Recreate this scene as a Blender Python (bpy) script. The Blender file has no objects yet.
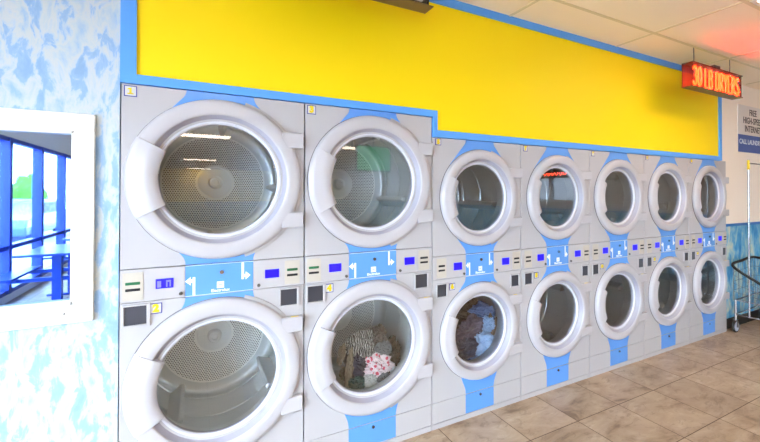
import bpy, bmesh, math, random
from mathutils import Vector, Matrix, noise
PI = math.pi
S = bpy.context.scene
COL = S.collection

# ------------------------------------------------------------------ helpers
def lin(r, g, b):
    f = lambda c: (c/255/12.92) if c/255 <= .04045 else ((c/255+.055)/1.055)**2.4
    return (f(r), f(g), f(b), 1)

def obj(name, bm, mat, parent=None, sharp=32, bevel=0, seg=2):
    bm.normal_update()
    for f in bm.faces: f.smooth = True
    for e in bm.edges:
        if len(e.link_faces) != 2 or e.calc_face_angle(0) > math.radians(sharp): e.smooth = False
    me = bpy.data.meshes.new(name); bm.to_mesh(me); bm.free()
    for m in (mat if isinstance(mat, (list, tuple)) else [mat]): me.materials.append(m)
    return link(name, me, parent, bevel, seg)

def link(name, me, parent=None, bevel=0, seg=2):
    o = bpy.data.objects.new(name, me); COL.objects.link(o)
    if parent: o.parent = parent
    if bevel:
        b = o.modifiers.new('bevel', 'BEVEL'); b.width = bevel; b.segments = seg; b.limit_method = 'ANGLE'; b.angle_limit = math.radians(40)
        b.harden_normals = False
    return o

def tag(o, label, cat, group=None, kind=None):
    o['label'] = label; o['category'] = cat
    if group: o['group'] = group
    if kind: o['kind'] = kind
    return o

def thing(name, label, cat, loc=(0, 0, 0), rz=0, group=None):
    o = bpy.data.objects.new(name, None); COL.objects.link(o)
    o.location = loc; o.rotation_euler = (0, 0, rz); o.empty_display_size = .1
    return tag(o, label, cat, group)

def struct(name, bm, mat, parent=None, bevel=0, sharp=32):
    o = obj(name, bm, mat, parent, sharp, bevel)
    if not parent: o['kind'] = 'structure'
    return o

def NB(): return bmesh.new()

def box(bm, x0, x1, y0, y1, z0, z1, mi=0):
    v = [bm.verts.new(p) for p in ((x0,y0,z0),(x1,y0,z0),(x1,y1,z0),(x0,y1,z0),(x0,y0,z1),(x1,y0,z1),(x1,y1,z1),(x0,y1,z1))]
    for q in ((0,3,2,1),(4,5,6,7),(0,1,5,4),(1,2,6,5),(2,3,7,6),(3,0,4,7)):
        bm.faces.new([v[i] for i in q]).material_index = mi
    return bm

def lathe(bm, cx, cz, prof, n=96, a0=0, a1=2*PI, y=0, closed_prof=False):
    """revolve (r, out) about the y axis; out is towards the room (-y)"""
    full = abs(a1-a0-2*PI) < 1e-6
    m = n if full else n+1
    rings = []
    for i in range(m):
        a = a0+(a1-a0)*i/n
        rings.append([bm.verts.new((cx+r*math.cos(a), y-o, cz+r*math.sin(a))) for r, o in prof])
    k = len(prof)
    for i in range(n):
        A = rings[i]; B = rings[(i+1) % m]
        for j in range(k if closed_prof else k-1):
            jj = (j+1) % k
            bm.faces.new((A[j], A[jj], B[jj], B[j]))
    if closed_prof and not full:
        bm.faces.new(list(reversed(rings[0]))); bm.faces.new(rings[-1])
    return bm

def disc(bm, cx, cz, r, y, n=64):
    vs = [bm.verts.new((cx+r*math.cos(2*PI*i/n), y, cz+r*math.sin(2*PI*i/n))) for i in range(n)]
    bm.faces.new(vs)
    return bm

def plate_hole(bm, x0, x1, z0, z1, cx, cz, r, yf, yb, n=96):
    ang = [2*PI*i/n for i in range(n)]
    for X, Z in ((x0,z0),(x1,z0),(x1,z1),(x0,z1)): ang.append(math.atan2(Z-cz, X-cx) % (2*PI))
    ang = sorted(set(round(a, 6) for a in ang))
    rows = []
    for a in ang:
        c, s = math.cos(a), math.sin(a)
        t = min([((x1-cx)/c if c > 0 else (x0-cx)/c) if abs(c) > 1e-9 else 1e9, ((z1-cz)/s if s > 0 else (z0-cz)/s) if abs(s) > 1e-9 else 1e9])
        pts = [(cx+r*c, yb, cz+r*s), (cx+r*c, yf, cz+r*s), (cx+t*c, yf, cz+t*s), (cx+t*c, yb, cz+t*s)]
        rows.append([bm.verts.new(p) for p in pts])
    k = len(rows)
    for i in range(k):
        A, B = rows[i], rows[(i+1) % k]
        for j in range(3): bm.faces.new((A[j], A[j+1], B[j+1], B[j]))
    bmesh.ops.recalc_face_normals(bm, faces=bm.faces[:])
    return bm

def prism(bm, pts, y0, y1):
    """polygon of (x, z) extruded from y0 (front) to y1"""
    a = [bm.verts.new((x, y0, z)) for x, z in pts]; b = [bm.verts.new((x, y1, z)) for x, z in pts]
    bm.faces.new(a); bm.faces.new(list(reversed(b)))
    n = len(pts)
    for i in range(n): bm.faces.new((a[i], b[i], b[(i+1) % n], a[(i+1) % n]))
    bmesh.ops.recalc_face_normals(bm, faces=bm.faces[:])
    return bm

def tube(bm, pts, r, n=8, closed=False):
    pts = [Vector(p) for p in pts]; k = len(pts); rings = []; up = None
    for i, p in enumerate(pts):
        if closed: d = pts[(i+1) % k]-pts[i-1]
        else: d = pts[min(i+1, k-1)]-pts[max(i-1, 0)]
        d.normalize()
        if up is None:
            up = d.orthogonal().normalized()
        else:
            up = (up-d*up.dot(d))
            up = up.normalized() if up.length > 1e-6 else d.orthogonal().normalized()
        s = d.cross(up)
        rings.append([bm.verts.new(p+(up*math.cos(2*PI*j/n)+s*math.sin(2*PI*j/n))*r) for j in range(n)])
    for i in range(k if closed else k-1):
        A, B = rings[i], rings[(i+1) % k]
        for j in range(n): bm.faces.new((A[j], A[(j+1) % n], B[(j+1) % n], B[j]))
    if not closed:
        bm.faces.new(list(reversed(rings[0]))); bm.faces.new(rings[-1])
    return bm

def cyl(bm, p, q, r, n=20): return tube(bm, [p, q], r, n)

def text_bm(s, size, bold=0, align='CENTER', ext=.0006, xscale=1, spacing=1):
    """flat lettering in the xz plane facing -y, as a bmesh"""
    cu = bpy.data.curves.new('t', 'FONT'); cu.body = s; cu.size = size; cu.align_x = align; cu.align_y = 'CENTER'
    cu.offset = bold; cu.extrude = ext; cu.resolution_u = 3; cu.space_character = spacing
    o = bpy.data.objects.new('t', cu); COL.objects.link(o)
    dg = bpy.context.evaluated_depsgraph_get(); dg.update()
    me = bpy.data.meshes.new_from_object(o.evaluated_get(dg))
    bm = NB(); bm.from_mesh(me)
    bmesh.ops.scale(bm, vec=(xscale, 1, 1), verts=bm.verts)
    bmesh.ops.rotate(bm, cent=(0, 0, 0), matrix=Matrix.Rotation(PI/2, 3, 'X'), verts=bm.verts)
    bpy.data.objects.remove(o); bpy.data.curves.remove(cu); bpy.data.meshes.remove(me)
    return bm

def move(bm, x, y, z):
    bmesh.ops.translate(bm, vec=(x, y, z), verts=bm.verts); return bm

# ------------------------------------------------------------------ materials
def mat(name, color, rough=.5, metal=0, spec=.5, coat=0, emit=None, estr=0):
    m = bpy.data.materials.new(name); m.use_nodes = True
    b = m.node_tree.nodes['Principled BSDF']
    b.inputs['Base Color'].default_value = color; b.inputs['Roughness'].default_value = rough
    b.inputs['Metallic'].default_value = metal; b.inputs['Specular IOR Level'].default_value = spec
    b.inputs['Coat Weight'].default_value = coat
    if emit:
        b.inputs['Emission Color'].default_value = emit; b.inputs['Emission Strength'].default_value = estr
    return m

class NT:
    def __init__(s, m): s.t = m.node_tree; s.n = s.t.nodes; s.b = s.n['Principled BSDF']
    def node(s, typ, **kw):
        n = s.n.new(typ)
        for k, v in kw.items(): setattr(n, k, v)
        return n
    def l(s, a, b): s.t.links.new(a, b)
    def val(s, sock, v):
        if hasattr(v, 'is_output'): s.l(v, sock)
        else: sock.default_value = v
    def math(s, op, a, b=0, c=0):
        n = s.node('ShaderNodeMath', operation=op); s.val(n.inputs[0], a); s.val(n.inputs[1], b)
        if len(n.inputs) > 2: s.val(n.inputs[2], c)
        return n.outputs[0]
    def ramp(s, fac, stops, interp='LINEAR'):
        n = s.node('ShaderNodeValToRGB'); n.color_ramp.interpolation = interp
        e = n.color_ramp.elements
        while len(e) < len(stops): e.new(.5)
        for i, (p, c) in enumerate(stops): e[i].position = p; e[i].color = c
        s.l(fac, n.inputs[0]); return n.outputs[0]
    def mix(s, fac, a, b, mode='MIX'):
        n = s.node('ShaderNodeMix', data_type='RGBA', blend_type=mode)
        s.val(n.inputs[0], fac); s.val(n.inputs[6], a); s.val(n.inputs[7], b); return n.outputs[2]
    def noise(s, vec, scale, detail=3, dist=0, rough=.5):
        n = s.node('ShaderNodeTexNoise'); n.inputs['Scale'].default_value = scale; n.inputs['Detail'].default_value = detail
        n.inputs['Distortion'].default_value = dist; n.inputs['Roughness'].default_value = rough
        if vec: s.l(vec, n.inputs['Vector'])
        return n.outputs['Fac']
    def coord(s, scale=(1, 1, 1)):
        tc = s.node('ShaderNodeTexCoord'); mp = s.node('ShaderNodeMapping'); mp.inputs['Scale'].default_value = scale
        s.l(tc.outputs['Object'], mp.inputs['Vector']); return mp.outputs[0]
    def xyz(s):
        tc = s.node('ShaderNodeTexCoord'); sp = s.node('ShaderNodeSeparateXYZ'); s.l(tc.outputs['Object'], sp.inputs[0]); return sp.outputs
    def bump(s, h, strength=.3, dist=.01):
        n = s.node('ShaderNodeBump'); n.inputs['Strength'].default_value = strength; n.inputs['Distance'].default_value = dist
        s.l(h, n.inputs['Height']); s.l(n.outputs[0], s.b.inputs['Normal'])

def line_mask(t, c, off, period, width):
    """1 on lines of a given width repeating every period along coordinate c"""
    m = t.math('FRACT', t.math('DIVIDE', t.math('SUBTRACT', c, off), period))
    d = t.math('MULTIPLY', t.math('SUBTRACT', .5, t.math('ABSOLUTE', t.math('SUBTRACT', m, .5))), period)
    return t.math('LESS_THAN', d, width/2)

M = {}
M['white'] = mat('white enamel', lin(180, 177, 180), .38, coat=.15)
M['ring'] = mat('white door plastic', lin(184, 181, 186), .3, coat=.25)
M['shell'] = mat('cabinet sides', lin(178, 175, 178), .5)
M['gap'] = mat('dark gap', lin(95, 95, 108), .8)
M['blue'] = mat('sky blue enamel', lin(92, 150, 224), .4, coat=.1)
M['seam'] = mat('seam white', lin(205, 225, 245), .5)
M['bezel'] = mat('lavender grey bezel', lin(160, 158, 172), .4)
M['gasket'] = mat('grey gasket', lin(120, 114, 116), .6)
M['lip'] = mat('pale grey lip', lin(206, 207, 216), .3)
M['frame_blue'] = mat('blue wall trim paint', lin(88, 160, 238), .5)
M['cream'] = mat('cream coin plate', lin(190, 182, 170), .45)
M['black'] = mat('black plastic', lin(24, 24, 28), .45)
M['green'] = mat('green slot', lin(40, 110, 70), .4)
M['recess'] = mat('dark coin cup', lin(70, 71, 80), .35, metal=.3)
M['screen'] = mat('blue display', lin(20, 8, 170), .3, emit=lin(30, 10, 235), estr=.9)
M['screen_light'] = mat('display characters', lin(90, 90, 230), .3, emit=lin(120, 120, 255), estr=.7)
M['chrome'] = mat('chrome', lin(165, 165, 170), .18, metal=1)
M['lock'] = mat('lock barrel', lin(110, 108, 105), .3, metal=1)
M['white_print'] = mat('white print', lin(235, 243, 250), .5)
M['label'] = mat('label paper', lin(205, 205, 203), .5)
M['label_edge'] = mat('label blue border', lin(60, 60, 140), .5)
M['digit'] = mat('yellow numeral', lin(225, 198, 0), .5)
M['yellow'] = mat('yellow wall paint', lin(255, 220, 0), .55, spec=.3)
M['trim_white'] = mat('white frame paint', lin(240, 238, 232), .45)
M['wall_white'] = mat('white wall paint', lin(250, 236, 221), .7, spec=.2)
M['wall_beige'] = mat('beige wall paint', lin(205, 186, 165), .7, spec=.2)
M['steel'] = mat('drum steel', lin(172, 176, 178), .32, metal=.85)
M['steel_pale'] = mat('galvanized drum', lin(208, 212, 214), .36, metal=.6)  # same drum steel, paler for the stronger light in the wide drums
M['hub'] = mat('hub steel', lin(238, 238, 238), .4, metal=.3)
M['rubber'] = mat('black rubber', lin(20, 20, 22), .6)
M['wheel'] = mat('grey wheel', lin(165, 170, 185), .5)
M['yellow_tape'] = mat('yellow tape', lin(238, 205, 40), .5)
M['baseboard'] = mat('black cove base', lin(18, 17, 18), .5)
M['mullion'] = mat('blue window mullion', lin(4, 44, 150), .4)
M['table_blue'] = mat('blue table laminate', lin(6, 56, 160), .3)
M['ground'] = mat('pale concrete', lin(150, 152, 155), .9)
M['hedge'] = mat('hedge leaf', lin(70, 125, 30), .8)
M['pole_grey'] = mat('grey post', lin(120, 125, 130), .6)
M['red_neon'] = mat('red neon', lin(120, 10, 5), .4, emit=(1, .06, .02, 1), estr=20)
M['neon'] = mat('orange neon tube', lin(255, 70, 15), .4, emit=(1, .018, .002, 1), estr=17)
M['neon_back'] = mat('dark red sign backing', lin(14, 3, 3), .6)
M['sign_metal'] = mat('brown sign tray', lin(120, 95, 60), .5, metal=.2)
M['tube_off'] = mat('white unlit tube', lin(235, 235, 230), .3)
M['sign_white'] = mat('notice sheet', lin(228, 220, 215), .5)
M['sign_blue'] = mat('notice blue band', lin(62, 88, 160), .5)
M['ink'] = mat('dark ink', lin(60, 52, 58), .6)
M['diffuser'] = mat('light diffuser', lin(250, 250, 245), .6, emit=(1, .82, .63, 1), estr=9)
M['fixture'] = mat('fixture frame', lin(225, 222, 215), .5)
M['tv_screen'] = mat('screen picture', lin(10, 60, 30), .3, emit=lin(20, 150, 90), estr=2.2)

# ceiling tile
m = M['ceiling'] = mat('ceiling tile', lin(250, 234, 212), .8, spec=.2); t = NT(m)
n = t.noise(t.coord((60, 60, 60)), 3, 4); t.bump(n, .12, .004)
M['tbar'] = mat('ceiling grid bar', lin(222, 206, 172), .5)

# floor: 18 inch stone tiles
m = M['floor'] = mat('stone tile', lin(190, 160, 130), .36, spec=.45); t = NT(m)
X = t.xyz(); TS = .4454
gx = t.math('DIVIDE', t.math('SUBTRACT', X[0], 1.4246), TS); gy = t.math('DIVIDE', t.math('SUBTRACT', X[1], -.3813), TS)
cb = t.node('ShaderNodeCombineXYZ'); t.l(t.math('FLOOR', gx), cb.inputs[0]); t.l(t.math('FLOOR', gy), cb.inputs[1])
wn = t.node('ShaderNodeTexWhiteNoise', noise_dimensions='3D'); t.l(cb.outputs[0], wn.inputs['Vector'])
va = t.node('ShaderNodeVectorMath', operation='SCALE'); t.l(wn.outputs['Color'], va.inputs[0]); va.inputs['Scale'].default_value = 9
vb = t.node('ShaderNodeVectorMath', operation='ADD'); t.l(t.coord((1.0, 1.9, 1)), vb.inputs[0]); t.l(va.outputs[0], vb.inputs[1])
n1 = t.noise(vb.outputs[0], 3.2, 7, .6, .62)
col = t.ramp(n1, [(.30, lin(126, 103, 80)), (.43, lin(168, 144, 118)), (.6, lin(184, 162, 137)), (.72, lin(202, 185, 162))])
n2 = t.noise(vb.outputs[0], 9, 8, 1.2, .7)
st = t.ramp(n2, [(.34, (1, 1, 1, 1)), (.47, (0, 0, 0, 1))])
col = t.mix(t.math('MULTIPLY', st, .5), col, lin(116, 94, 72))
tv = t.math('MULTIPLY_ADD', wn.outputs['Value'], .16, .92)
cc = t.node('ShaderNodeCombineColor');
for i in range(3): t.l(tv, cc.inputs[i])
col = t.mix(1, col, cc.outputs[0], 'MULTIPLY')
g = t.math('MAXIMUM', line_mask(t, X[0], 1.4246, TS, .0055), line_mask(t, X[1], -.3813, TS, .0055))
col = t.mix(g, col, lin(98, 79, 62)); t.l(col, t.b.inputs['Base Color'])
t.l(t.math('MULTIPLY_ADD', g, .4, .36), t.b.inputs['Roughness'])
t.bump(t.math('MULTIPLY_ADD', g, -1, t.math('MULTIPLY', n1, .25)), .25, .003)

def wallpaper(name, stops, warp, scale=5.0, spec=.25, zs=.38):
    m = mat(name, (1, 1, 1, 1), .6, spec=spec); t = NT(m)
    v = t.coord((1, 1, zs))
    w = t.node('ShaderNodeTexNoise'); w.inputs['Scale'].default_value = 3.0; w.inputs['Detail'].default_value = 5; t.l(v, w.inputs['Vector'])
    ws = t.node('ShaderNodeVectorMath', operation='SCALE'); t.l(w.outputs['Color'], ws.inputs[0]); ws.inputs['Scale'].default_value = warp
    wa = t.node('ShaderNodeVectorMath', operation='ADD'); t.l(v, wa.inputs[0]); t.l(ws.outputs[0], wa.inputs[1])
    f = t.noise(wa.outputs[0], scale, 8, .35, .6)
    t.l(t.ramp(f, stops), t.b.inputs['Base Color']); return m
M['paper_pale'] = wallpaper('pale blue splash wallpaper', [(.34, lin(138, 172, 210)), (.44, lin(152, 183, 217)), (.475, lin(182, 199, 214)), (.53, lin(198, 203, 205)), (.58, lin(186, 200, 209)), (.70, lin(152, 184, 216))], .14, 17.0, zs=.38)  # bleaching by daylight put into the colours of the left wall's paper
M['paper_blue'] = wallpaper('blue splash wallpaper', [(.30, lin(40, 118, 182)), (.40, lin(70, 150, 202)), (.48, lin(112, 174, 208)), (.56, lin(166, 196, 200)), (.64, lin(208, 206, 184))], .2, 9, zs=.45)
M['cap_blue'] = mat('blue cap strip', lin(22, 110, 190), .4)

# perforated drum back: hexagonal dot lattice between two radii
m = M['perf'] = mat('perforated drum back', lin(242, 242, 240), .4, metal=.35); t = NT(m)  # back and hub painted paler than the drum walls for the light they face
X = t.xyz(); P = .0135
def dots(ox, oz):
    fx = t.math('SUBTRACT', t.math('FRACT', t.math('ADD', t.math('DIVIDE', X[0], P), ox)), .5)
    fz = t.math('SUBTRACT', t.math('FRACT', t.math('ADD', t.math('DIVIDE', X[2], P*1.732), oz)), .5)
    fz = t.math('MULTIPLY', fz, 1.732)
    return t.math('LESS_THAN', t.math('ADD', t.math('MULTIPLY', fx, fx), t.math('MULTIPLY', fz, fz)), .085)
dd = t.math('MAXIMUM', dots(0, 0), dots(.5, .5))
rr = t.math('SQRT', t.math('ADD', t.math('MULTIPLY', X[0], X[0]), t.math('MULTIPLY', X[2], X[2])))
dd = t.math('MULTIPLY', dd, t.math('MULTIPLY', t.math('GREATER_THAN', rr, .115), t.math('LESS_THAN', rr, .295)))
t.l(t.mix(dd, lin(242, 242, 240), lin(96, 96, 96)), t.b.inputs['Base Color'])
t.l(t.math('MULTIPLY_ADD', dd, -.3, .3), t.b.inputs['Metallic'])

def pane(name, tint, refl, ior=1.5, boost=1.0):
    """clear sheet: see-through with mirror reflection growing towards grazing"""
    m = bpy.data.materials.new(name); m.use_nodes = True; n = m.node_tree.nodes; n.clear(); L = m.node_tree.links.new
    out = n.new('ShaderNodeOutputMaterial'); mx = n.new('ShaderNodeMixShader'); tr = n.new('ShaderNodeBsdfTransparent'); gl = n.new('ShaderNodeBsdfGlossy')
    tr.inputs[0].default_value = tint; gl.inputs[0].default_value = refl; gl.inputs['Roughness'].default_value = 0
    # Schlick reflectance, the same from both sides of the sheet
    r0 = ((ior-1)/(ior+1))**2*boost
    lw = n.new('ShaderNodeLayerWeight'); lw.inputs['Blend'].default_value = .5
    pw = n.new('ShaderNodeMath'); pw.operation = 'POWER'; pw.inputs[1].default_value = 5; L(lw.outputs['Facing'], pw.inputs[0])
    mu = n.new('ShaderNodeMath'); mu.operation = 'MULTIPLY_ADD'; mu.use_clamp = True; mu.inputs[1].default_value = 1-r0; mu.inputs[2].default_value = r0
    L(pw.outputs[0], mu.inputs[0]); L(mu.outputs[0], mx.inputs[0]); L(tr.outputs[0], mx.inputs[1]); L(gl.outputs[0], mx.inputs[2]); L(mx.outputs[0], out.inputs[0])
    return m
M['door_glass'] = pane('smoked door glass', (.91, .93, .93, 1), (.95, .97, 1, 1), 1.5, 2.8)
M['store_glass'] = pane('clear storefront glass', (.93, .97, 1, 1), (1, 1, 1, 1), 1.45)
M['dark_glass'] = pane('tinted window glass', (.30, .31, .33, 1), (1, 1, 1, 1), 1.45)  # dark tint added to dim the daylight in the end window
m = M['mirror_pane'] = bpy.data.materials.new('reflective office pane'); m.use_nodes = True
NT(m).b.inputs['Base Color'].default_value = (.36, .56, .86, 1); NT(m).b.inputs['Metallic'].default_value = 1; NT(m).b.inputs['Roughness'].default_value = .015
M['acrylic'] = pane('clear sign cover', (.97, .95, .95, 1), (1, 1, 1, 1), 1.4)

# ------------------------------------------------------------------ room
H = 2.885; XL, XR, YF = -2.365, 7.55, -22.0
bm = NB(); box(bm, XL-.1, XR+.1, YF-.1, .15, -.08, 0); struct('floor', bm, M['floor'])
bm = NB(); box(bm, XL-.1, XR+.1, YF-.1, .15, H, H+.06); struct('ceiling', bm, M['ceiling'])
# T-bars of the suspended ceiling
bm = NB(); k = 0
y = -.34
while y > YF:
    box(bm, XL, XR, y-.0115, y+.0115, H-.004, H+.002); y -= .605
x = 3.31-1.26*4
while x < XR:
    box(bm, x-.0115, x+.0115, YF, 0, H-.0045, H+.002); x += 1.26
struct('trim_1', bm, M['tbar'])

# wall behind and around the dryers
bm = NB(); WX0, WX1, WZ0, WZ1 = -1.62, -.468, 1.078, 1.830
for a in ((XL, WX0, 0, H), (WX1, -.309, 0, H), (WX0, WX1, 0, WZ0), (WX0, WX1, WZ1, H)): box(bm, a[0], a[1], 0, .12, a[2], a[3])
bmesh.ops.remove_doubles(bm, verts=bm.verts, dist=1e-5)
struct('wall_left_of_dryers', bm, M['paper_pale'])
# bulkhead over the dryers: yellow field in a blue frame that steps down after the tall machines
bm = NB(); prism(bm, [(-.249, 2.110), (1.412, 2.110), (1.412, 1.980), (5.166, 1.980), (5.166, 2.835), (-.249, 2.835)], .004, .10)
struct('wall_bulkhead', bm, M['yellow'])
bm = NB()
for a in ((-.3085, -.247, 2.069, H), (-.247, 1.412, 2.069, 2.112), (1.376, 1.412, 1.936, 2.069), (1.412, 5.164, 1.936, 1.983), (5.164, 5.220, 1.936, H), (-.247, 5.164, 2.831, H)):
    box(bm, a[0], a[1], -.010, .10, a[2], a[3])
struct('trim_2', bm, M['frame_blue'])
# right of the dryers
bm = NB(); box(bm, 5.220, 5.326, .02, .14, 1.936, H); box(bm, 5.326, XR, .04, .14, 1.20, H); struct('wall_right_of_dryers', bm, M['wall_white'])
bm = NB(); box(bm, 5.326, XR, .04, .14, 0, 1.20); struct('wall_right_wainscot', bm, M['paper_blue'])
bm = NB(); box(bm, 5.326, XR, .026, .05, 1.183, 1.213); struct('trim_3', bm, M['cap_blue'], bevel=.003)
bm = NB(); box(bm, 5.326, XR, .030, .05, 0, .115); struct('baseboard_right', bm, M['baseboard'], bevel=.003)
# end wall at the right with its wainscot and a high window
ey0, ey1, ez0, ez1 = -5.6, -3.3, 1.42, 2.35
bm = NB()
for a in ((YF, ey0, 1.2, H), (ey1, .04, 1.2, H), (ey0, ey1, 1.2, ez0), (ey0, ey1, ez1, H)): box(bm, XR, XR+.12, a[0], a[1], a[2], a[3])
struct('wall_right', bm, M['wall_beige'])
bm = NB(); box(bm, XR, XR+.12, YF, .04, 0, 1.2); struct('wall_right_lower', bm, M['paper_blue'])
bm = NB(); box(bm, XR-.014, XR, YF, .03, 1.183, 1.213); struct('trim_4', bm, M['cap_blue'])
bm = NB(); box(bm, XR-.012, XR, YF, .03, 0, .115); struct('baseboard_end', bm, M['baseboard'])
bm = NB()
for a in ((ey0-.05, ey1+.05, ez0-.05, ez0), (ey0-.05, ey1+.05, ez1, ez1+.05), (ey0-.05, ey0, ez0, ez1), (ey1, ey1+.05, ez0, ez1), (-4.48, -4.42, ez0, ez1)):
    box(bm, XR-.02, XR+.1, a[0], a[1], a[2], a[3])
w2 = struct('window_2', bm, M['trim_white'])
bm = NB(); box(bm, XR+.05, XR+.056, ey0, ey1, ez0, ez1); obj('pane', bm, M['dark_glass'], w2)
# far wall
bm = NB(); box(bm, XL, XR, YF-.1, YF, 1.1, H); struct('wall_far', bm, M['yellow'])
bm = NB(); box(bm, XL, XR, YF-.1, YF, 0, 1.1); struct('wall_far_lower', bm, M['paper_blue'])

# storefront down the left side
SY0, SY1, SZ0, SZ1 = -.80, -9.4, .78, 2.36
bm = NB(); box(bm, XL-.12, XL, SY0, .12, 0, H); box(bm, XL-.12, XL, YF, SY1, 0, H); box(bm, XL-.12, XL, SY1, SY0, SZ1, H)
struct('wall_left', bm, M['wall_white'])
bm = NB(); box(bm, XL-.12, XL, SY1, SY0, 0, .12); struct('wall_left_sill', bm, M['trim_white'])
bm = NB()
ys = [-.80-.02]; yy = -1.44
while yy > SY1: ys.append(yy); yy -= 1.32
ys.append(SY1+.02)
for yy in ys: box(bm, XL-.10, XL+.03, yy-.05, yy+.05, .12, SZ1)
for z in (.12, SZ0-.03, SZ1-.06): box(bm, XL-.08, XL+.02, SY1, SY0, z, z+.06)
w3 = struct('window_3', bm, M['mullion'])
bm = NB(); box(bm, XL-.04, XL-.034, SY1, SY0, .15, SZ1); obj('pane', bm, M['store_glass'], w3)
# outside
bm = NB(); box(bm, -60, XL-.12, -50, 30, -.3, -.1); box(bm, XR+.12, 40, -40, 30, -.3, -.1); struct('ground', bm, M['ground'])
def blob(bm, c, r, seed, amp=.25, sub=4):
    b2 = NB(); bmesh.ops.create_icosphere(b2, subdivisions=sub, radius=1)
    for v in b2.verts:
        p = v.co.copy(); d = 1+amp*noise.fractal(p*2.2+Vector((seed, 0, 0)), .8, 2, 4)
        v.co = Vector((p.x*r[0]*d, p.y*r[1]*d, p.z*r[2]*d))+Vector(c)
    me = bpy.data.meshes.new('x'); b2.to_mesh(me); b2.free(); bm.from_mesh(me); bpy.data.meshes.remove(me); return bm
bm = NB(); blob(bm, (-7.3, -23.5, 1.0), (.75, .7, 1.35), 3); tag(obj('hedge', bm, M['hedge'], sharp=180), 'green clipped hedge outside the storefront', 'hedge')
bm = NB(); tube(bm, [(-6.6, -17.5, -.1), (-6.6, -17.5, 6)], .07, 10); tag(obj('utility_pole', bm, M['pole_grey']), 'thin grey pole outside beyond the storefront', 'pole')

def car(x, y, rz, label, body):
    r = thing('car', label, 'car', (x, y, -.1), rz)
    side = [(-2.15, .28), (2.1, .28), (2.18, .55), (2.05, .80), (1.1, .92), (.45, 1.40), (-1.0, 1.44), (-1.85, .98), (-2.2, .88)]
    obj('body', prism(NB(), side, -.85, .85), body, r, bevel=.06, seg=3)
    obj('window', prism(NB(), [(.95, .93), (.40, 1.33), (-.95, 1.36), (-1.62, .98)], -.86, .86), M['black'], r)
    for wx in (-1.35, 1.35):
        for wy in (-.80, .80):
            o = obj('wheel', lathe(NB(), 0, 0, [(.0005, .1), (.18, .1), (.20, .085), (.31, .1), (.33, .06), (.33, -.06), (.31, -.1), (.0005, -.1)], 28), M['rubber'], r); o.location = (wx, wy, .33)
    return r
car(-5.6, -16.6, PI/2, 'grey blue car parked outside beyond the storefront', mat('car paint', lin(70, 100, 140), .3, coat=.5))

# office window in the wall at the left
bm = NB(); fw = .072
for a in ((WX0-fw, WX1+fw, WZ1, WZ1+fw+.006), (WX0-fw, WX1+fw, WZ0-fw-.008, WZ0), (WX0-fw, WX0, WZ0, WZ1), (WX1, WX1+fw, WZ0, WZ1)):
    box(bm, a[0], a[1], -.022, .0, a[2], a[3])
w1 = struct('window_1', bm, M['trim_white'], bevel=.004)
bm = NB()
for a in ((WX0, WX1, WZ1-.010, WZ1), (WX0, WX1, WZ0, WZ0+.014), (WX0, WX0+.010, WZ0, WZ1), (WX1-.010, WX1, WZ0, WZ1)): box(bm, a[0], a[1], -.012, .06, a[2], a[3])
obj('window_sash', bm, M['trim_white'], w1)
bm = NB(); box(bm, WX0, WX1, .020, .026, WZ0, WZ1); obj('pane', bm, M['mirror_pane'], w1)
bm = NB(); cyl(bm, (-.494, -.0225, 1.043), (-.494, -.0255, 1.043), .004, 10); obj('screw', bm, M['lock'], w1)

# ------------------------------------------------------------------ dryers
cache = {}
def part(key, name, fn, material, parent, bevel=0, seg=2, sharp=32, loc=None):
    if key not in cache:
        o = obj(name, fn(), material, parent, sharp, bevel, seg); cache[key] = o.data
    else: o = link(name, cache[key], parent, bevel, seg)
    if loc: o.location = loc
    return o

class Kind: pass
KL, KS = Kind(), Kind()
KL.k, KL.W, KL.top, KL.pt, KL.pb, KL.seam, KL.zu, KL.zl, KL.R, KL.sw = 'L', .841, 2.066, 1.208, 1.054, .173, 1.632, .632, .400, .155
KS.k, KS.W, KS.top, KS.pt, KS.pb, KS.seam, KS.zu, KS.zl, KS.R, KS.sw = 'S', .790, 1.933, 1.141, .987, .173, 1.532, .597, .338, .124
for K, dx in ((KL, -.002), (KS, .004)): K.dx = dx

def lobe(K, z0, cz, sgn, fl, amax=PI/4.4):
    """blue inlay between a straight end at z0 and the door circle, flaring like a trumpet towards it"""
    w = K.sw; r = K.R-.02
    keep = [(w, z0)]; fl *= K.R/.4
    for i in range(1, 40):
        a = min(i/16, 1)*amax; t = max(0, i-16)*.008
        x, z = w+fl*(1-math.cos(a))+t*math.sin(a), z0-sgn*(fl*math.sin(a)+t*math.cos(a))
        if (z-cz)*sgn <= math.sqrt(max(0, r*r-x*x)): break
        keep.append((x, z))
    x1 = min(keep[-1][0], r*.98); arc = []
    for i in range(25):
        x = x1-2*x1*i/24; arc.append((x, cz+sgn*math.sqrt(r*r-x*x)))
    pts = keep+arc+[(-x, z) for x, z in reversed(keep)]
    return [(x+K.dx, z) for x, z in pts]

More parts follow.
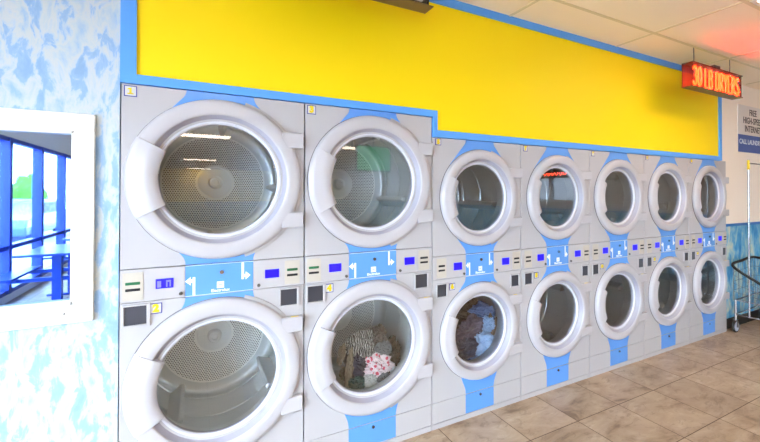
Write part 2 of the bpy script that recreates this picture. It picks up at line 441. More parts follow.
def make_door(K, root, cz, lower):
    R = K.R; s = R/.394; k = K.k; cx = K.dx
    d = bpy.data.objects.new('door', None)
    # the door ring is the part, everything else hangs on it (built about its own centre)
    prof = [(R, 0), (R, .016), (R-.003*s, .025), (R-.011*s, .032), (R-.028*s, .0365), (R-.052*s, .0375), (R-.070*s, .0355), (R-.077*s, .032), (R-.078*s, .028)]
    ring = part(k+'ring', 'door', lambda: lathe(NB(), 0, 0, prof, 128), M['ring'], root, sharp=50, loc=(cx, 0, cz))
    part(k+'bez', 'bezel', lambda: lathe(NB(), 0, 0, [(R-.0775*s, .0285), (R-.082*s, .022), (R-.098*s, -.007), (R-.102*s, -.010), (R-.121*s, -.010), (R-.121*s, -.03)], 128), M['bezel'], ring, sharp=50)
    part(k+'glass', 'glass', lambda: disc(NB(), 0, 0, R-.117*s, .012, 96), M['door_glass'], ring)
    part(k+'lip', 'glass_seal', lambda: lathe(NB(), 0, 0, [(R-.098*s, -.009), (R-.101*s, -.003), (R-.106*s, .000), (R-.113*s, .000), (R-.118*s, -.004), (R-.121*s, -.012)], 128), M['lip'], ring)
    hp = [(R+.003, .010), (R+.003, .022), (R-.010*s, .036), (R-.030*s, .042), (.845*R, .042), (.83*R, .045), (.73*R, .040), (.685*R, .031), (.668*R, .022), (.672*R, .014), (.75*R, .008)]
    part(k+'handle', 'handle', lambda: lathe(NB(), 0, 0, hp, 24, math.radians(151.5), math.radians(208.5), closed_prof=True), M['ring'], ring, bevel=.005, seg=3, sharp=45)
    def hinge(sg):
        bm = NB(); z0, z1 = sorted((sg*.172*s, sg*.254*s)); box(bm, .290*s, .410 if k == 'L' else .378, -.0365, 0, z0, z1); return bm
    for sg in (1, -1):
        h = part(k+'hinge%d' % sg, 'hinge', lambda: hinge(sg), M['ring'], ring, bevel=.006, seg=3)
        part(k+'pin%d' % sg, 'hinge_pin', lambda: cyl(NB(), (.411 if k == 'L' else .379, -.018, sg*.19*s), (.411 if k == 'L' else .379, -.018, sg*.236*s), .005, 10), M['lock'], ring)
    def back():
        bm = NB(); a = math.radians(74)
        lathe(bm, 0, 0, [(R-.02, 0), (R-.02, .010), (R+.011*s, .010), (R+.016*s, .008), (R+.017*s, 0)], 64, -a, a); return bm
    part(k+'gask', 'gasket', lambda: lathe(NB(), 0, 0, [(R-.004, .004), (R+.003, .004), (R+.0045, 0)], 128), M['gasket'], ring)  # thin grey ring drawn for the shadow line around the raised door
    part(k+'back', 'hinge_plate', back, M['shell'], ring, sharp=40)
    if lower:
        part(k+'ytag', 'caution_strip', lambda: box(NB(), .340*s, .380*s, -.032, -.024, .254*s, .2552*s), M['yellow_tape'], ring)
    return ring

def make_drum(K, root, cz, rot):
    k = K.k; s = K.R/.394; cx = K.dx; D = .68; Rd = .385*s; Ri = .292*s
    prof = [(Ri, -.03), (Ri, -.10), (Ri+.01, -.115), (Rd-.03, -.125), (Rd, -.14), (Rd, -.40), (Rd-.004, -.404), (Rd-.004, -.41), (Rd, -.414), (Rd, -D+.05), (Rd-.006, -D+.045), (Rd-.006, -D+.03), (Rd-.02, -D+.008), (Rd-.035, -D), (.30*s, -D)]
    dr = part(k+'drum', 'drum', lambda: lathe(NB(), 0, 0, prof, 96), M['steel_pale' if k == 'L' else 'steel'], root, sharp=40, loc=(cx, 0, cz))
    part(k+'dback', 'drum_back', lambda: lathe(NB(), 0, 0, [(.305, -D), (.06, -D+.004), (0.001, -D+.004)], 72), M['perf'], dr).scale = (s, 1, s)
    part(k+'hub', 'hub', lambda: lathe(NB(), 0, 0, [(.10*s, -D+.004), (.098*s, -D+.010), (.06*s, -D+.016), (.042*s, -D+.020), (.040*s, -D+.045), (.032*s, -D+.055), (.018*s, -D+.056), (.016*s, -D+.048), (0.0005, -D+.048)], 48), M['hub'], dr, sharp=30)
    def lifter():
        bm = NB(); h = .085*s; pts = [(-.035, 0), (-.012, h), (.012, h), (.035, 0)]
        rows = []
        for yy in (.17, .60):
            rows.append([bm.verts.new((x, yy, -Rd+z)) for x, z in pts])
        for j in range(3): bm.faces.new((rows[0][j], rows[0][j+1], rows[1][j+1], rows[1][j]))
        bm.faces.new(rows[0]); bm.faces.new(rows[1]); bmesh.ops.recalc_face_normals(bm, faces=bm.faces[:]); return bm
    for i in range(4):
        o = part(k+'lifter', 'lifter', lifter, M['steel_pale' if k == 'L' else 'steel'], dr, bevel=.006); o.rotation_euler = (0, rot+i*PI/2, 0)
    return dr

def panel_half(K, root, side, top_green, first):
    """white control module left (-1) or right (+1) of the blue centre panel"""
    k = K.k; W = K.W/2-.003; z0, z1 = K.pb+.0015, K.pt-.0015; xi = K.sw
    x0, x1 = (-W, K.dx-xi-.0015) if side < 0 else (K.dx+xi+.0015, W)
    cp = part(k+'cp%d' % side, 'control_panel', lambda: box(NB(), x0, x1, -.005, .02, z0, z1), M['white'], root, bevel=.002)
    px = (-.368 if side < 0 else .354) if k == 'L' else (-.324 if side < 0 else .345)
    pw = .080 if k == 'L' else .076; ph = .128 if k == 'L' else .130; zc = (z0+z1)/2-.002
    def plate():
        bm = box(NB(), px-pw/2, px+pw/2, -.0075, -.004, zc-ph/2, zc+ph/2)
        for sx in (-1, 1):
            for sz in (-1, 1): cyl(bm, (px+sx*(pw/2-.008), -.0074, zc+sz*(ph/2-.009)), (px+sx*(pw/2-.008), -.0095, zc+sz*(ph/2-.009)), .0038, 10)
        return bm
    part(k+'plate%d' % side, 'coin_plate', plate, M['cream'], cp)
    sl = .057 if k == 'L' else .050
    part(k+'s1%d' % side, 'coin_slot', lambda: box(NB(), px-sl/2, px+sl/2, -.0115, -.007, zc+.008, zc+.021), M['black'], cp, bevel=.002) if not top_green else \
        part(k+'s1g%d' % side, 'coin_slot', lambda: box(NB(), px-sl/2, px+sl/2, -.0115, -.007, zc+.008, zc+.021), M['green'], cp, bevel=.002)
    part(k+'s2%d' % side, 'coin_slot', lambda: box(NB(), px-sl/2, px+sl/2, -.0115, -.007, zc-.021, zc-.009), M['black'], cp, bevel=.002)
    dx = (-.243 if side < 0 else .248) if k == 'L' else (-.190 if side < 0 else .240)
    dw, dh = (.072, .046) if k == 'L' else (.068, .050)
    zd = zc+.002
    sc = part(k+'scr%d' % side, 'display', lambda: box(NB(), dx-dw/2, dx+dw/2, -.0075, -.004, zd-dh/2, zd+dh/2), M['screen'], cp)
    if first:
        def ch():
            bm = NB()
            box(bm, dx-dw/2+.006, dx-dw/2+.022, -.0085, -.007, zd-dh/2+.006, zd+dh/2-.010); box(bm, dx+.006, dx+.012, -.0085, -.007, zd-dh/2+.006, zd+dh/2-.008)
            box(bm, dx+.020, dx+.026, -.0085, -.007, zd-dh/2+.006, zd+dh/2-.008); box(bm, dx+.012, dx+.020, -.0085, -.007, zd+.006, zd+dh/2-.008); return bm
        part(k+'chr%d' % side, 'display_characters', ch, M['screen_light'], cp)
    lx = (x1-.017) if side < 0 else (x0+.026)
    def lock():
        bm = cyl(NB(), (lx, -.004, z0+.020), (lx, -.011, z0+.020), .0085, 16); return bm
    part(k+'lk%d' % side, 'lock', lock, M['lock'], cp)
    return cp

def coin_cup(K, root, side):
    k = K.k
    cx, cz, w, h = ((-.357 if side < 0 else .337), .994, .086, .086) if k == 'L' else ((-.320 if side < 0 else .332), .912, .072, .080)
    def frame():
        bm = NB(); a = w/2; b = h/2; e = .009
        for q in ((cx-a-e, cx+a+e, cz+b, cz+b+e), (cx-a-e, cx+a+e, cz-b-e, cz-b), (cx-a-e, cx-a, cz-b, cz+b), (cx+a, cx+a+e*1.8, cz-b-e, cz+b+e)): box(bm, q[0], q[1], -.010, 0, q[2], q[3])
        return bm
    f = part(k+'cup%d' % side, 'coin_cup', frame, M['white'], root, bevel=.003)
    part(k+'cupi%d' % side, 'cup_recess', lambda: box(NB(), cx-w/2, cx+w/2, -.003, 0, cz-h/2, cz+h/2), M['recess'], f)

def number_label(K, root, num, x, z, s):
    f = part('lab%.3f' % s, 'number_label', lambda: box(NB(), -s/2, s/2, -.0025, 0, -s/2, s/2), M['label_edge'], root, loc=(x, -.0005, z))
    part('labi%.3f' % s, 'label_face', lambda: box(NB(), -s/2+.004, s/2-.004, -.0032, -.0024, -s/2+.004, s/2-.004), M['label'], f)
    def one():
        bm = NB(); a = s*.30
        box(bm, -a*.28, a*.28, -.0006, .0006, -a, a); box(bm, -a*.8, a*.8, -.0006, .0006, -a, -a*.62); prism(bm, [(-a*.28, a), (-a*.8, a*.62), (-a*.8, a*.34), (-a*.28, a*.55)], -.0006, .0006)
        return move(bm, 0, -.0042, 0)
    part('num1%.3f' % s, 'numeral', one, M['digit'], f) if num == '1' else part('num'+num+'%.3f' % s, 'numeral', lambda: move(text_bm(num, s*.95 if len(num) == 1 else s*.76, .0036, ext=.0006), 0, -.0042, 0), M['digit'], f, sharp=60)

def make_dryer(K, xc, label, nums, rot, greens):
    k = K.k; root = thing('stacked_dryer', label, 'clothes dryer', (xc, 0, 0), 0, 'stacked dryers along the wall')
    W = K.W/2-.0015; Wf = K.W/2-.003
    def shell():
        bm = NB(); y0, y1 = .022, 1.0; z1 = K.top-.002
        v = lambda x, y, z: bm.verts.new((x, y, z))
        a = [v(-W, y0, .0), v(W, y0, .0), v(W, y1, .0), v(-W, y1, .0), v(-W, y0, z1), v(W, y0, z1), v(W, y1, z1), v(-W, y1, z1)]
        for q in ((0,3,2,1), (4,5,6,7), (1,2,6,5), (2,3,7,6), (3,0,4,7)): bm.faces.new([a[i] for i in q])
        return bm
    part(k+'shell', 'cabinet', shell, M['gap'], root)
    rh = K.R-.105*K.R/.394
    part(k+'fu', 'front_panel', lambda: plate_hole(NB(), -Wf, Wf, K.pt+.0015, K.top, K.dx, K.zu, rh, 0, .03), M['white'], root, bevel=.002)
    part(k+'fl', 'front_panel', lambda: plate_hole(NB(), -Wf, Wf, K.seam+.0015, K.pb-.0015, K.dx, K.zl, rh, 0, .03), M['white'], root, bevel=.002)
    kp = part(k+'kick', 'kick_panel', lambda: box(NB(), -Wf, Wf, .0, .03, .036, K.seam-.0015), M['white'], root, bevel=.002)
    part(k+'rail', 'base_rail', lambda: box(NB(), -Wf, Wf, .0, .04, 0, .033), M['white'], root)
    # blue inlay
    part(k+'i1', 'blue_inlay', lambda: prism(NB(), lobe(K, K.top-.001, K.zu, 1, .058), -.0022, 0), M['blue'], root)
    part(k+'i2', 'blue_inlay', lambda: prism(NB(), lobe(K, K.pt+.003, K.zu, -1, .075), -.0022, 0), M['blue'], root)
    part(k+'i3', 'blue_inlay', lambda: prism(NB(), lobe(K, K.pb-.003, K.zl, 1, .09), -.0022, 0), M['blue'], root)
    part(k+'i4', 'blue_inlay', lambda: prism(NB(), lobe(K, K.seam+.003, K.zl, -1, .16, PI/8), -.0022, 0), M['blue'], root)
    part(k+'ik', 'blue_inlay', lambda: box(NB(), K.dx-K.sw, K.dx+K.sw, -.0022, 0, .040, K.seam-.003), M['blue'], kp)
    part(k+'klock', 'kick_lock', lambda: cyl(NB(), (K.dx, -.002, .147), (K.dx, -.010, .147), .009, 16), M['chrome'], kp)
    # blue centre panel with its printing
    cp = part(k+'cen', 'centre_panel', lambda: box(NB(), K.dx-K.sw, K.dx+K.sw, -.005, .02, K.pb+.0015, K.pt-.0015), M['blue'], root, bevel=.002)
    sx = K.sw/.155
    for i, z in enumerate((K.pb+.0015, K.pt-.0045)):
        part(k+'edge%d' % i, 'panel_edge', lambda: box(NB(), K.dx-K.sw, K.dx+K.sw, -.0058, -.004, z, z+.003), M['seam'], cp)
    def arrow(d):
        bm = NB(); zt, zb = (K.pb+.094, K.pb+.006) if d < 0 else (K.pt-.006, K.pb+.062)
        x = K.dx-.118*sx if d < 0 else K.dx+.104*sx; th = .0115*sx
        ze = zt if d < 0 else zb; zh = zt-.018 if d < 0 else zb+.018
        box(bm, x-th/2, x+th/2, -.0062, -.004, zb, zt)
        box(bm, min(x, x+d*.018*sx), max(x, x+d*.018*sx), -.0060, -.004, zh-.008, zh+.008)
        prism(bm, [(x+d*.014*sx, zh+.021), (x+d*.038*sx, zh), (x+d*.014*sx, zh-.021)], -.0061, -.004); return bm
    part(k+'ar1', 'arrow', lambda: arrow(-1), M['white_print'], cp); part(k+'ar2', 'arrow', lambda: arrow(1), M['white_print'], cp)
    zm = K.pb+.045
    def emblem():
        bm = NB(); a = .0165
        for q in ((-a, a, a-.003, a), (-a, a, -a, -a+.003), (-a, -a+.003, -a, a), (a-.003, a, -a, a)): box(bm, K.dx+q[0], K.dx+q[1], -.006, -.004, zm+q[2], zm+q[3])
        # concave rays towards the middle
        for sg in (1, -1):
            prism(bm, [(K.dx-a*.8, zm+sg*a*.8), (K.dx+a*.8, zm+sg*a*.8), (K.dx+a*.22, zm+sg*a*.10), (K.dx-a*.22, zm+sg*a*.10)], -.0061, -.004)
            prism(bm, [(K.dx+sg*a*.72, zm-a*.62), (K.dx+sg*a*.72, zm+a*.62), (K.dx+sg*a*.30, zm)], -.0059, -.004)
        return bm
    part(k+'emb', 'emblem', emblem, M['white_print'], cp)
    part(k+'word', 'lettering', lambda: move(text_bm('Electrolux', .0205, .0006, ext=.0004), K.dx, -.0058, K.pb+.0175), M['white_print'], cp, sharp=60)
    part(k+'clk', 'panel_lock', lambda: cyl(NB(), (K.dx+.005, -.004, K.pt-.046), (K.dx+.005, -.013, K.pt-.046), .0095, 16), M['chrome'], cp)
    panel_half(K, root, -1, greens[0], greens[2]); panel_half(K, root, 1, greens[1], False)
    coin_cup(K, root, -1); coin_cup(K, root, 1)
    for cz, low in ((K.zu, False), (K.zl, True)):
        make_door(K, root, cz, low); make_drum(K, root, cz, rot+(.5 if low else 0))
    xl = -K.W/2
    if k == 'L':
        number_label(K, root, nums[0], xl+.038, 2.033, .050); number_label(K, root, nums[1], xl+.143, 1.016, .050)
    else:
        number_label(K, root, nums[0], xl+.047, 1.906, .044); number_label(K, root, nums[1], xl+.160, .929, .046)
    return root

X0 = -.307
make_dryer(KL, X0+.4205, 'leftmost wide white stacked dryer with empty drums beside the white framed window', ('1', '2'), .10, (True, True, True))
make_dryer(KL, X0+.841*1.5, 'wide white stacked dryer with striped and dark laundry in its lower drum', ('3', '4'), .35, (True, False, False))
SX = X0+.841*2
for i, (lab, nums) in enumerate((
    ('narrower white stacked dryer with blue grey laundry in its lower drum', ('5', '6')),
    ('empty narrower stacked dryer next right of the one holding blue grey laundry', ('7', '8')),
    ('third stacked dryer from the right end of the white row', ('9', '10')),
    ('second stacked dryer from the right end of the white row', ('11', '12')),
    ('rightmost stacked dryer at the end of the row beside the laundry cart', ('13', '14')))):
    make_dryer(KS, SX+.79*(i+.5), lab, nums, (.2, .6, .9, .3, .7)[i], (False, False, False))

# ------------------------------------------------------------------ laundry in the two loaded drums
def cloth_mat(name, c, kind=None, c2=None):
    m = mat(name, c, .85, spec=.15); t = NT(m)
    if kind == 'stripe':
        w = t.node('ShaderNodeTexWave'); w.inputs['Scale'].default_value = 25; w.inputs['Distortion'].default_value = 3.5; w.inputs['Detail Scale'].default_value = 2
        t.l(t.coord((1, .5, .8)), w.inputs['Vector'])
        t.l(t.ramp(w.outputs['Fac'], [(.45, c), (.55, c2)]), t.b.inputs['Base Color'])
    elif kind == 'print':
        v = t.node('ShaderNodeTexVoronoi'); v.inputs['Scale'].default_value = 34; t.l(t.coord(), v.inputs['Vector'])
        t.l(t.ramp(v.outputs['Distance'], [(.32, c2), (.42, c)]), t.b.inputs['Base Color'])
    t.bump(t.noise(t.coord((1, 1, 1)), 160, 2), .15, .002)
    return m
def garment(name, label, cat, c, size, seed, material, rot, group, axis, rad):
    """a rumpled bundle: a soft ellipsoid broken up by long sharp folds"""
    bm = NB(); bmesh.ops.create_icosphere(bm, subdivisions=6, radius=1)
    off = Vector((seed*7.3, seed*3.1, seed*1.7))
    for v in bm.verts:
        p = v.co.copy(); q = Vector((p.x*1.0, p.y*1.4, p.z*1.7))
        warp = noise.noise_vector(p*1.3+off)*.8
        f = 1-abs(noise.noise(q*1.5+warp+off))*2.0; g = 1-abs(noise.noise(q*3.4+warp*1.5+off*2))*2.0
        h = 1-abs(noise.noise(q*7+warp*2-off))*2.0
        vd = noise.voronoi(p*1.7+warp*.5+off)[0]; cr = min(vd[1]-vd[0], .6)
        d = .70+.20*f*abs(f)+.09*g+.04*h+.42*cr+.42*noise.noise(p*1.2-off)
        v.co = p*d
    bmesh.ops.scale(bm, vec=tuple(q*1.12 for q in size), verts=bm.verts)
    bmesh.ops.rotate(bm, cent=(0, 0, 0), matrix=Matrix.Rotation(rot[1], 3, 'Y'), verts=bm.verts)
    for v in bm.verts:      # cloth lies against the drum wall, it does not pass through it
        x, z = v.co.x+c[0]-axis[0], v.co.z+c[2]-axis[1]; r = math.hypot(x, z)
        if r > rad: v.co.x += x*(rad/r-1); v.co.z += z*(rad/r-1)
        v.co.y = min(max(v.co.y, .05-c[1]), .64-c[1])
    o = obj(name, bm, material, None, sharp=180)
    o.location = c
    return tag(o, label, cat, group)
C = {n: cloth_mat(n, lin(*c)) for n, c in dict(dark=(32, 27, 25), brown=(52, 43, 36), navy=(36, 38, 64), cream=(146, 134, 116), grey=(108, 108, 110), teal=(34, 74, 74), white=(188, 188, 184), jean=(70, 100, 146), paleblue=(132, 162, 200), mauve=(84, 79, 98), taupe=(92, 84, 78), sand=(104, 86, 68), deep=(40, 50, 74)).items()}
C['stripe'] = cloth_mat('striped knit', lin(22, 22, 24), 'stripe', lin(180, 180, 176))
C['print'] = cloth_mat('red print', lin(225, 205, 208), 'print', lin(205, 70, 95))
def heap(xc, zc, slope, G, rad):
    def g(name, label, cat, gx, gz, y, size, seed, m, rot=(0, 0, 0)):
        return garment(name, label, cat, (xc+gx+slope*y, y, zc+gz-.43*y), size, seed, m, rot, G, (xc, zc), rad)
    return g
g = heap(X0+.841*1.5, .632, .43, 'laundry in the lower drum of the wide dryer', .366)
g('blanket', 'dark brown blanket heaped in the lower drum of the wide dryer', 'blanket',  .01, -.12, .42, (.22, .07, .19), 1, C['dark'])
g('towel', 'brown towel at the right of the striped laundry', 'towel', .135, -.10, .26, (.07, .06, .12), 2, C['brown'])
g('knit_top', 'black and white striped knit top on the laundry heap', 'top', -.075, .015, .25, (.105, .06, .085), 3, C['stripe'], (0, .5, 0))
g('sweater', 'grey brown sweater at the top of the heap beside the striped top', 'sweater', .03, .06, .27, (.06, .05, .07), 4, C['taupe'], (0, .3, 0))
g('shorts', 'navy blue shorts below the striped top', 'shorts', -.10, -.105, .20, (.055, .04, .07), 5, C['navy'])
g('sleeve', 'cream sleeve hanging at the left of the navy shorts', 'garment', -.165, -.12, .19, (.022, .03, .11), 6, C['cream'], (0, .1, 0))
g('scarf', 'cream scarf end against the left edge of the wide dryer drum', 'scarf', -.215, -.01, .16, (.020, .03, .055), 21, C['cream'], (0, .3, 0))
g('printed_shirt', 'white shirt with red print in front of the heap', 'shirt', .035, -.135, .17, (.085, .04, .062), 7, C['print'], (0, .3, 0))
g('washcloth', 'small grey washcloth above the printed shirt', 'cloth', .075, -.035, .20, (.045, .03, .042), 8, C['grey'])
g('bath_mat', 'dark brown mat at the bottom of the heap in the wide dryer drum', 'mat', .07, -.17, .29, (.20, .05, .11), 31, C['dark'])
g('vest', 'small cream and white garment below the printed shirt', 'garment', -.025, -.215, .14, (.042, .03, .036), 9, C['white'])
g('rag', 'teal rag low at the left of the drum', 'rag', -.105, -.215, .15, (.05, .035, .035), 10, C['teal'])
g('sock', 'grey sock low at the right of the drum', 'sock', .085, -.225, .15, (.05, .035, .035), 22, C['grey'])
g = heap(SX+.79*.5, .597, .80, 'laundry in the lower drum of the narrower dryer', .307)
g('towel', 'sand brown towel right of the blue laundry', 'towel', .135, -.06, .17, (.055, .04, .13), 11, C['sand'])
g('blanket', 'dark brown blanket behind the blue laundry', 'blanket', -.14, .02, .38, (.22, .06, .21), 18, C['dark'])
g('jeans', 'mid blue jeans across the top of the blue laundry', 'jeans', .085, .115, .24, (.13, .06, .065), 12, C['jean'], (0, .3, 0))
g('shirt', 'mauve grey shirt in the middle of the blue laundry', 'shirt', -.085, .015, .20, (.12, .05, .075), 13, C['mauve'], (0, -.25, 0))
g('work_shirt', 'pale blue shirt at the front of the blue laundry', 'shirt', .03, -.115, .15, (.085, .045, .095), 14, C['paleblue'], (0, .35, 0))
g('denim_skirt', 'dark blue denim at the lower left of the blue laundry', 'skirt', -.125, -.125, .15, (.075, .045, .07), 15, C['deep'])
g('blouse', 'light blue blouse between jeans and mauve shirt', 'shirt', .085, .03, .16, (.055, .035, .055), 16, C['paleblue'], (0, .6, 0))
g('pillowcase', 'light blue pillowcase lowest of the blue laundry', 'pillowcase', -.02, -.225, .13, (.085, .04, .04), 17, C['jean'])

# ------------------------------------------------------------------ neon dryer signs hung from the ceiling
GL = {
 '3': [[(0, .82), (.12, .97), (.3, 1), (.5, .93), (.58, .78), (.52, .6), (.3, .53), (.54, .45), (.62, .25), (.5, .06), (.28, 0), (.08, .05), (0, .2)]],
 '0': [[(.3, 1), (.5, .93), (.6, .75), (.6, .25), (.5, .07), (.3, 0), (.1, .07), (0, .25), (0, .75), (.1, .93), (.3, 1)]],
 'L': [[(0, 1), (0, 0), (.5, 0)]],
 'B': [[(0, 0), (0, 1), (.35, 1), (.52, .9), (.54, .7), (.42, .55), (.05, .53), (.45, .5), (.6, .36), (.6, .15), (.45, 0), (0, 0)]],
 'D': [[(0, 0), (0, 1), (.3, 1), (.52, .88), (.6, .65), (.6, .35), (.52, .12), (.3, 0), (0, 0)]],
 'R': [[(0, 0), (0, 1), (.35, 1), (.54, .9), (.56, .68), (.42, .52), (.05, .5), (.3, .5), (.6, 0)]],
 'Y': [[(0, 1), (.28, .52), (.28, 0)], [(.28, .52), (.56, 1)]],
 'E': [[(.52, 1), (0, 1), (0, 0), (.52, 0)], [(0, .52), (.42, .52)]],
 'S': [[(.56, .84), (.44, .97), (.28, 1), (.08, .94), (0, .78), (.08, .6), (.5, .42), (.6, .24), (.5, .06), (.28, 0), (.08, .05), (0, .18)]],
}
def hanging_sign(x0, x1, z0, z1, label, text, lit):
    r = thing('neon_sign', label, 'sign', (x0, -.325, z0)); L = x1-x0; h = z1-z0; ya, yb = -.046, .046
    obj('back_panel', box(NB(), 0, L, yb-.006, yb, .006, h-.006), M['neon_back'], r)
    obj('top_tray', box(NB(), -.002, L+.03, ya, yb, h-.006, h), M['neon_back'], r)
    obj('bottom_tray', box(NB(), -.002, L+.03, ya, yb, 0, .006), M['sign_metal'], r)
    obj('end_plate', box(NB(), 0, .005, ya, yb, .006, h-.006), M['acrylic'], r)
    obj('end_plate', box(NB(), L-.005, L, ya, yb, .006, h-.006), M['neon_back'], r)
    obj('cover', box(NB(), .005, L-.005, ya+.002, ya+.004, .006, h-.006), M['acrylic'], r)
    obj('transformer', box(NB(), L*.46, L*.58, -.03, .03, h, h+.035), M['black'], r, bevel=.003)
    for fx in (.12, .86):
        obj('hanger', tube(NB(), [(L*fx, 0, h), (L*fx+.004, 0, (h+H-z0)/2), (L*fx, 0, H-z0)], .004, 8), M['lock'], r)
    x = .040; gh = h*.76; zb = h*.10; gap = .036
    adv = sum(.05 if c == ' ' else gap+.11*max(p[0] for st in GL[c] for p in st) for c in text)-gap
    sc = .128*(L-.06)/max(adv, .1); gap *= sc/.128
    if not lit:
        obj('tube', tube(NB(), [(.05, -.02, .04), (L-.03, -.02, .04)], .012, 10), M['tube_off'], r); return r
    for c in text:
        if c == ' ': x += .05*sc/.128; continue
        bm = NB(); wmax = max(p[0] for st in GL[c] for p in st)
        for st in GL[c]:
            tube(bm, [(x+p[0]*sc*.86, -.030, zb+p[1]*gh) for p in st], .0075, 8)
        obj('neon_letter', bm, M['neon'], r, sharp=70); x += wmax*sc*.86+gap
    return r
hanging_sign(3.85, 4.75, 2.515, 2.735, 'glowing orange neon sign reading 30 LB DRYERS hung from the ceiling', '30 LB DRYERS', True)
hanging_sign(.18, 1.122, 2.592, 2.812, 'unlit hanging sign tray cut by the top of the picture, above yellow wall', '', False)

# ------------------------------------------------------------------ notice on the right wall
nt = thing('wall_notice', 'white and blue internet notice on the white wall right of the dryers', 'sign', (6.1, .04, 2.07))
obj('notice_board', box(NB(), -.388, .388, -.006, 0, 0, .572), M['sign_white'], nt)
bd = obj('blue_band', box(NB(), -.388, .388, -.0075, -.005, 0, .212), M['sign_blue'], nt)
obj('lettering', move(text_bm('CALL LAUNDRY', .082, .0012, 'LEFT', xscale=1.0), -.365, -.009, .125), M['white_print'], bd, sharp=60)
for s, z in (('FREE', .490), ('HIGH-SPEED', .388), ('INTERNET', .286)):
    obj('lettering', move(text_bm(s, .108, .0015, xscale=.88), 0, -.0075, z), M['ink'], nt, sharp=60)

# ------------------------------------------------------------------ laundry cart by the right wall
ct = thing('laundry_cart', 'chrome wire laundry cart with black rim and hanging pole beside the last dryer', 'laundry cart', (5.385, -.06, 0))
def leg(x, y):
    l = obj('leg', tube(NB(), [(x, y, .10), (x, y, .36)], .012, 10), M['chrome'], ct)
    return l
DX, DY = .78, -.36
for x, y in ((0, 0), (DX, .04), (0, DY), (DX, DY)):
    leg(x, y)
    cs = obj('caster', lathe(NB(), 0, 0, [(.030, -.012), (.050, -.014), (.056, -.010), (.056, .010), (.050, .014), (.030, .012), (.0005, .013)], 28), M['wheel'], ct); cs.location = (x, y, .066)
    obj('tyre', lathe(NB(), 0, 0, [(.054, -.012), (.062, -.013), (.066, -.007), (.066, .007), (.062, .013), (.054, .012)], 32), M['rubber'], cs)
    bm = NB(); box(bm, -.012, .012, -.022, -.018, -.01, .075); box(bm, -.012, .012, .018, .022, -.01, .075); box(bm, -.014, .014, -.022, .022, .070, .078); cyl(bm, (0, -.024, 0), (0, .024, 0), .008, 12); obj('fork', bm, M['chrome'], cs)
bm = NB()
tube(bm, [(0, 0, .20), (DX, .04, .20), (DX, DY, .20), (0, DY, .20)], .009, 8, True); obj('lower_frame', bm, M['chrome'], ct)
bm = NB(); tube(bm, [(0, 0, .36), (DX, .04, .36), (DX, DY, .36), (0, DY, .36)], .009, 8, True)
for i in range(1, 12):
    f = i/12; tube(bm, [(DX*f, .04*f, .36), (DX*f, DY, .36)], .0028, 6)
obj('basket_floor', bm, M['chrome'], ct)
bm = NB()
rim = [(-.02, .015, .745), (.25, .03, .785), (.50, .045, .80), (.62, .02, .79), (.74, -.16, .74), (.80, -.34, .66), (.70, -.44, .56), (.30, -.44, .50), (.03, -.36, .50), (-.01, -.20, .60)]
def smooth_loop(p, n=6):
    out = []; k = len(p); P = [Vector(q) for q in p]
    for i in range(k):
        a, b, c, d = P[i-1], P[i], P[(i+1) % k], P[(i+2) % k]
        for j in range(n):
            u = j/n; out.append(.5*((2*b)+(c-a)*u+(2*a-5*b+4*c-d)*u*u+(3*b-a-3*c+d)*u**3))
    return out
RIM = smooth_loop(rim)
obj('rim', tube(bm, RIM, .0145, 10, True), M['rubber'], ct, sharp=70)
bm = NB()
for i in range(0, len(RIM), 2):
    p = RIM[i]; q = Vector((min(max(p.x, 0), DX), min(max(p.y, DY), .035), .36)); tube(bm, [p, p.lerp(q, .5), q], .0018, 5)
for f in (.25, .5, .75):
    tube(bm, [p.lerp(Vector((min(max(p.x, 0), DX), min(max(p.y, DY), .035), .36)), f) for p in RIM[::2]], .0018, 5, True)
obj('basket_wire', bm, M['chrome'], ct)
pl = obj('pole', tube(NB(), [(0, -.125, .20), (0, -.125, 1.94)], .0095, 12), M['chrome'], ct)
obj('pole_sleeve', tube(NB(), [(0, -.125, 1.83), (0, -.125, 1.935)], .0118, 12), M['yellow_tape'], pl)
obj('pole', tube(NB(), [(DX, -.125, .20), (DX, -.125, 1.94)], .0095, 12), M['chrome'], ct)
obj('hanging_rail', tube(NB(), [(0, -.125, 1.90), (DX, -.125, 1.90)], .007, 10), M['chrome'], ct)

# ------------------------------------------------------------------ ceiling lights
def ceiling_light(x, y, label):
    r = thing('ceiling_light', label, 'ceiling light', (x, y, H))
    bm = NB(); a, b = 1.2192, -.6096
    for q in ((.012, a-.012, -.04, -.012), (.012, a-.012, b+.012, b+.04), (.012, .04, b+.04, -.04), (a-.04, a-.012, b+.04, -.04)): box(bm, q[0], q[1], q[2], q[3], -.006, .0)
    obj('frame', bm, M['fixture'], r); obj('diffuser', box(NB(), .04, a-.04, b+.04, -.04, -.005, -.001), M['diffuser'], r)
ceiling_light(3.33, -.950, 'white rectangular ceiling light panel right of the neon sign')
ROWS = [(-.47, -7.605), (-.47, -14.865), (-.47, -21.2), (3.33, -4.58), (3.33, -8.21), (3.33, -13.05), (3.33, -17.89), (-.47, -3.37)]
for x, y in ROWS:
    r = ceiling_light(x, y, 'ceiling light panel further down the room')
for o in list(COL.objects):
    if o.get('label') == 'ceiling light panel further down the room': o['group'] = 'ceiling lights further down the room'

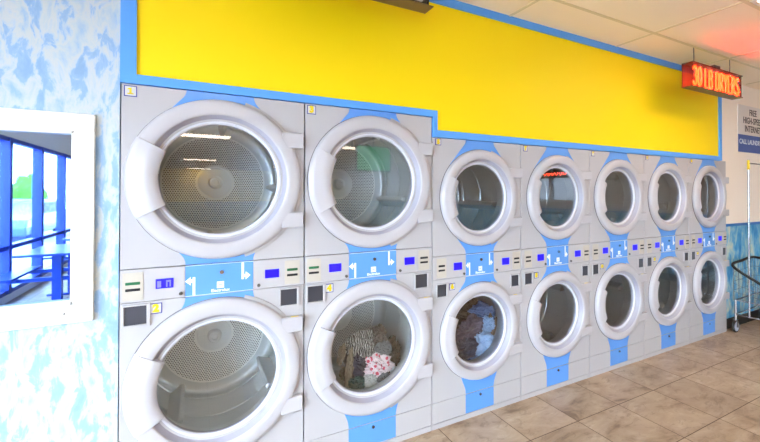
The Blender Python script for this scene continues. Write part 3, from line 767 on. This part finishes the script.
# ------------------------------------------------------------------ tables by the storefront and a hanging screen (seen mirrored in the panes)
def table(x, y, label):
    r = thing('folding_table', label, 'table', (x, y, 0), 0)
    obj('tabletop', box(NB(), -.40, .40, -.62, .62, .72, .755), M['table_blue'], r, bevel=.012)
    for yy in (-.38, .38):
        bm = NB(); box(bm, -.05, .05, yy-.05, yy+.05, .02, .72); obj('leg', bm, M['table_blue'], r)
        obj('foot', box(NB(), -.30, .30, yy-.04, yy+.04, 0, .03), M['table_blue'], r, bevel=.006)
        obj('crossbar', box(NB(), -.52, .52, yy-.03, yy+.03, .36, .41), M['table_blue'], r)
    for xx in (-.54, .54): obj('bench', box(NB(), xx-.13, xx+.13, -.60, .60, .41, .44), M['table_blue'], r, bevel=.01)
table(-1.68, -5.2, 'blue table with attached benches by the storefront, nearer one')
table(-1.68, -7.3, 'blue table with attached benches by the storefront, further one')
tv = thing('television', 'flat screen showing a green picture hung from the ceiling behind the camera', 'television', (3.5, -5.8, 2.05), -.2)
obj('case', box(NB(), -.47, .47, -.05, .0, 0, .58), M['black'], tv, bevel=.01)
obj('screen', box(NB(), -.44, .44, 0, .004, .03, .55), M['tv_screen'], tv)
obj('bracket', tube(NB(), [(0, -.03, .58), (0, -.03, H-2.05)], .02, 10), M['lock'], tv)
ns = thing('window_neon', 'red neon strip light hung in the high end window', 'sign', (XR-.05, -4.45, 2.05))
obj('neon_tube', tube(NB(), [(0, -.55+1.1*i/40, -.02+.03*math.sin(i*1.5)) for i in range(41)], .010, 8), M['red_neon'], ns)
obj('backing', box(NB(), .02, .03, -.62, .62, -.12, .12), M['black'], ns)

# ------------------------------------------------------------------ light, camera
w = bpy.data.worlds.new('world'); S.world = w; w.use_nodes = True
bg = w.node_tree.nodes['Background']; bg.inputs[0].default_value = (.80, .91, 1, 1); bg.inputs[1].default_value = 19

cam = bpy.data.cameras.new('camera'); co = bpy.data.objects.new('camera', cam); COL.objects.link(co); S.camera = co
f, cx, cy, yaw, pitch, roll, d, h = 390.59, 406.53, 190.18, .49431, .00891, .00126, 2.195, 1.560
cam.sensor_width = 36; cam.sensor_fit = 'HORIZONTAL'; cam.lens = f/760*36
cam.shift_x = (380-cx)/760; cam.shift_y = (cy-221)/760
cam.clip_start = .02; cam.clip_end = 300
c, s = math.cos(yaw), math.sin(yaw)
fw_ = Vector((s, c, 0)); rt = Vector((c, -s, 0)); up = Vector((0, 0, 1))
fw2 = fw_*math.cos(pitch)+up*math.sin(pitch); up2 = up*math.cos(pitch)-fw_*math.sin(pitch)
rt2 = rt*math.cos(roll)+up2*math.sin(roll); up3 = up2*math.cos(roll)-rt*math.sin(roll)
mw = Matrix((rt2, up3, -fw2)).transposed().to_4x4(); mw.translation = Vector((0, -d, h)); co.matrix_world = mw

S.view_settings.view_transform = 'Standard'; S.view_settings.look = 'None'; S.view_settings.exposure = 0.58; S.view_settings.gamma = 1
S.view_settings.use_curve_mapping = False
S.cycles.use_denoising = True
S.cycles.max_bounces = 10; S.cycles.transparent_max_bounces = 12; S.cycles.diffuse_bounces = 5; S.cycles.glossy_bounces = 6
S.cycles.sample_clamp_indirect = 20
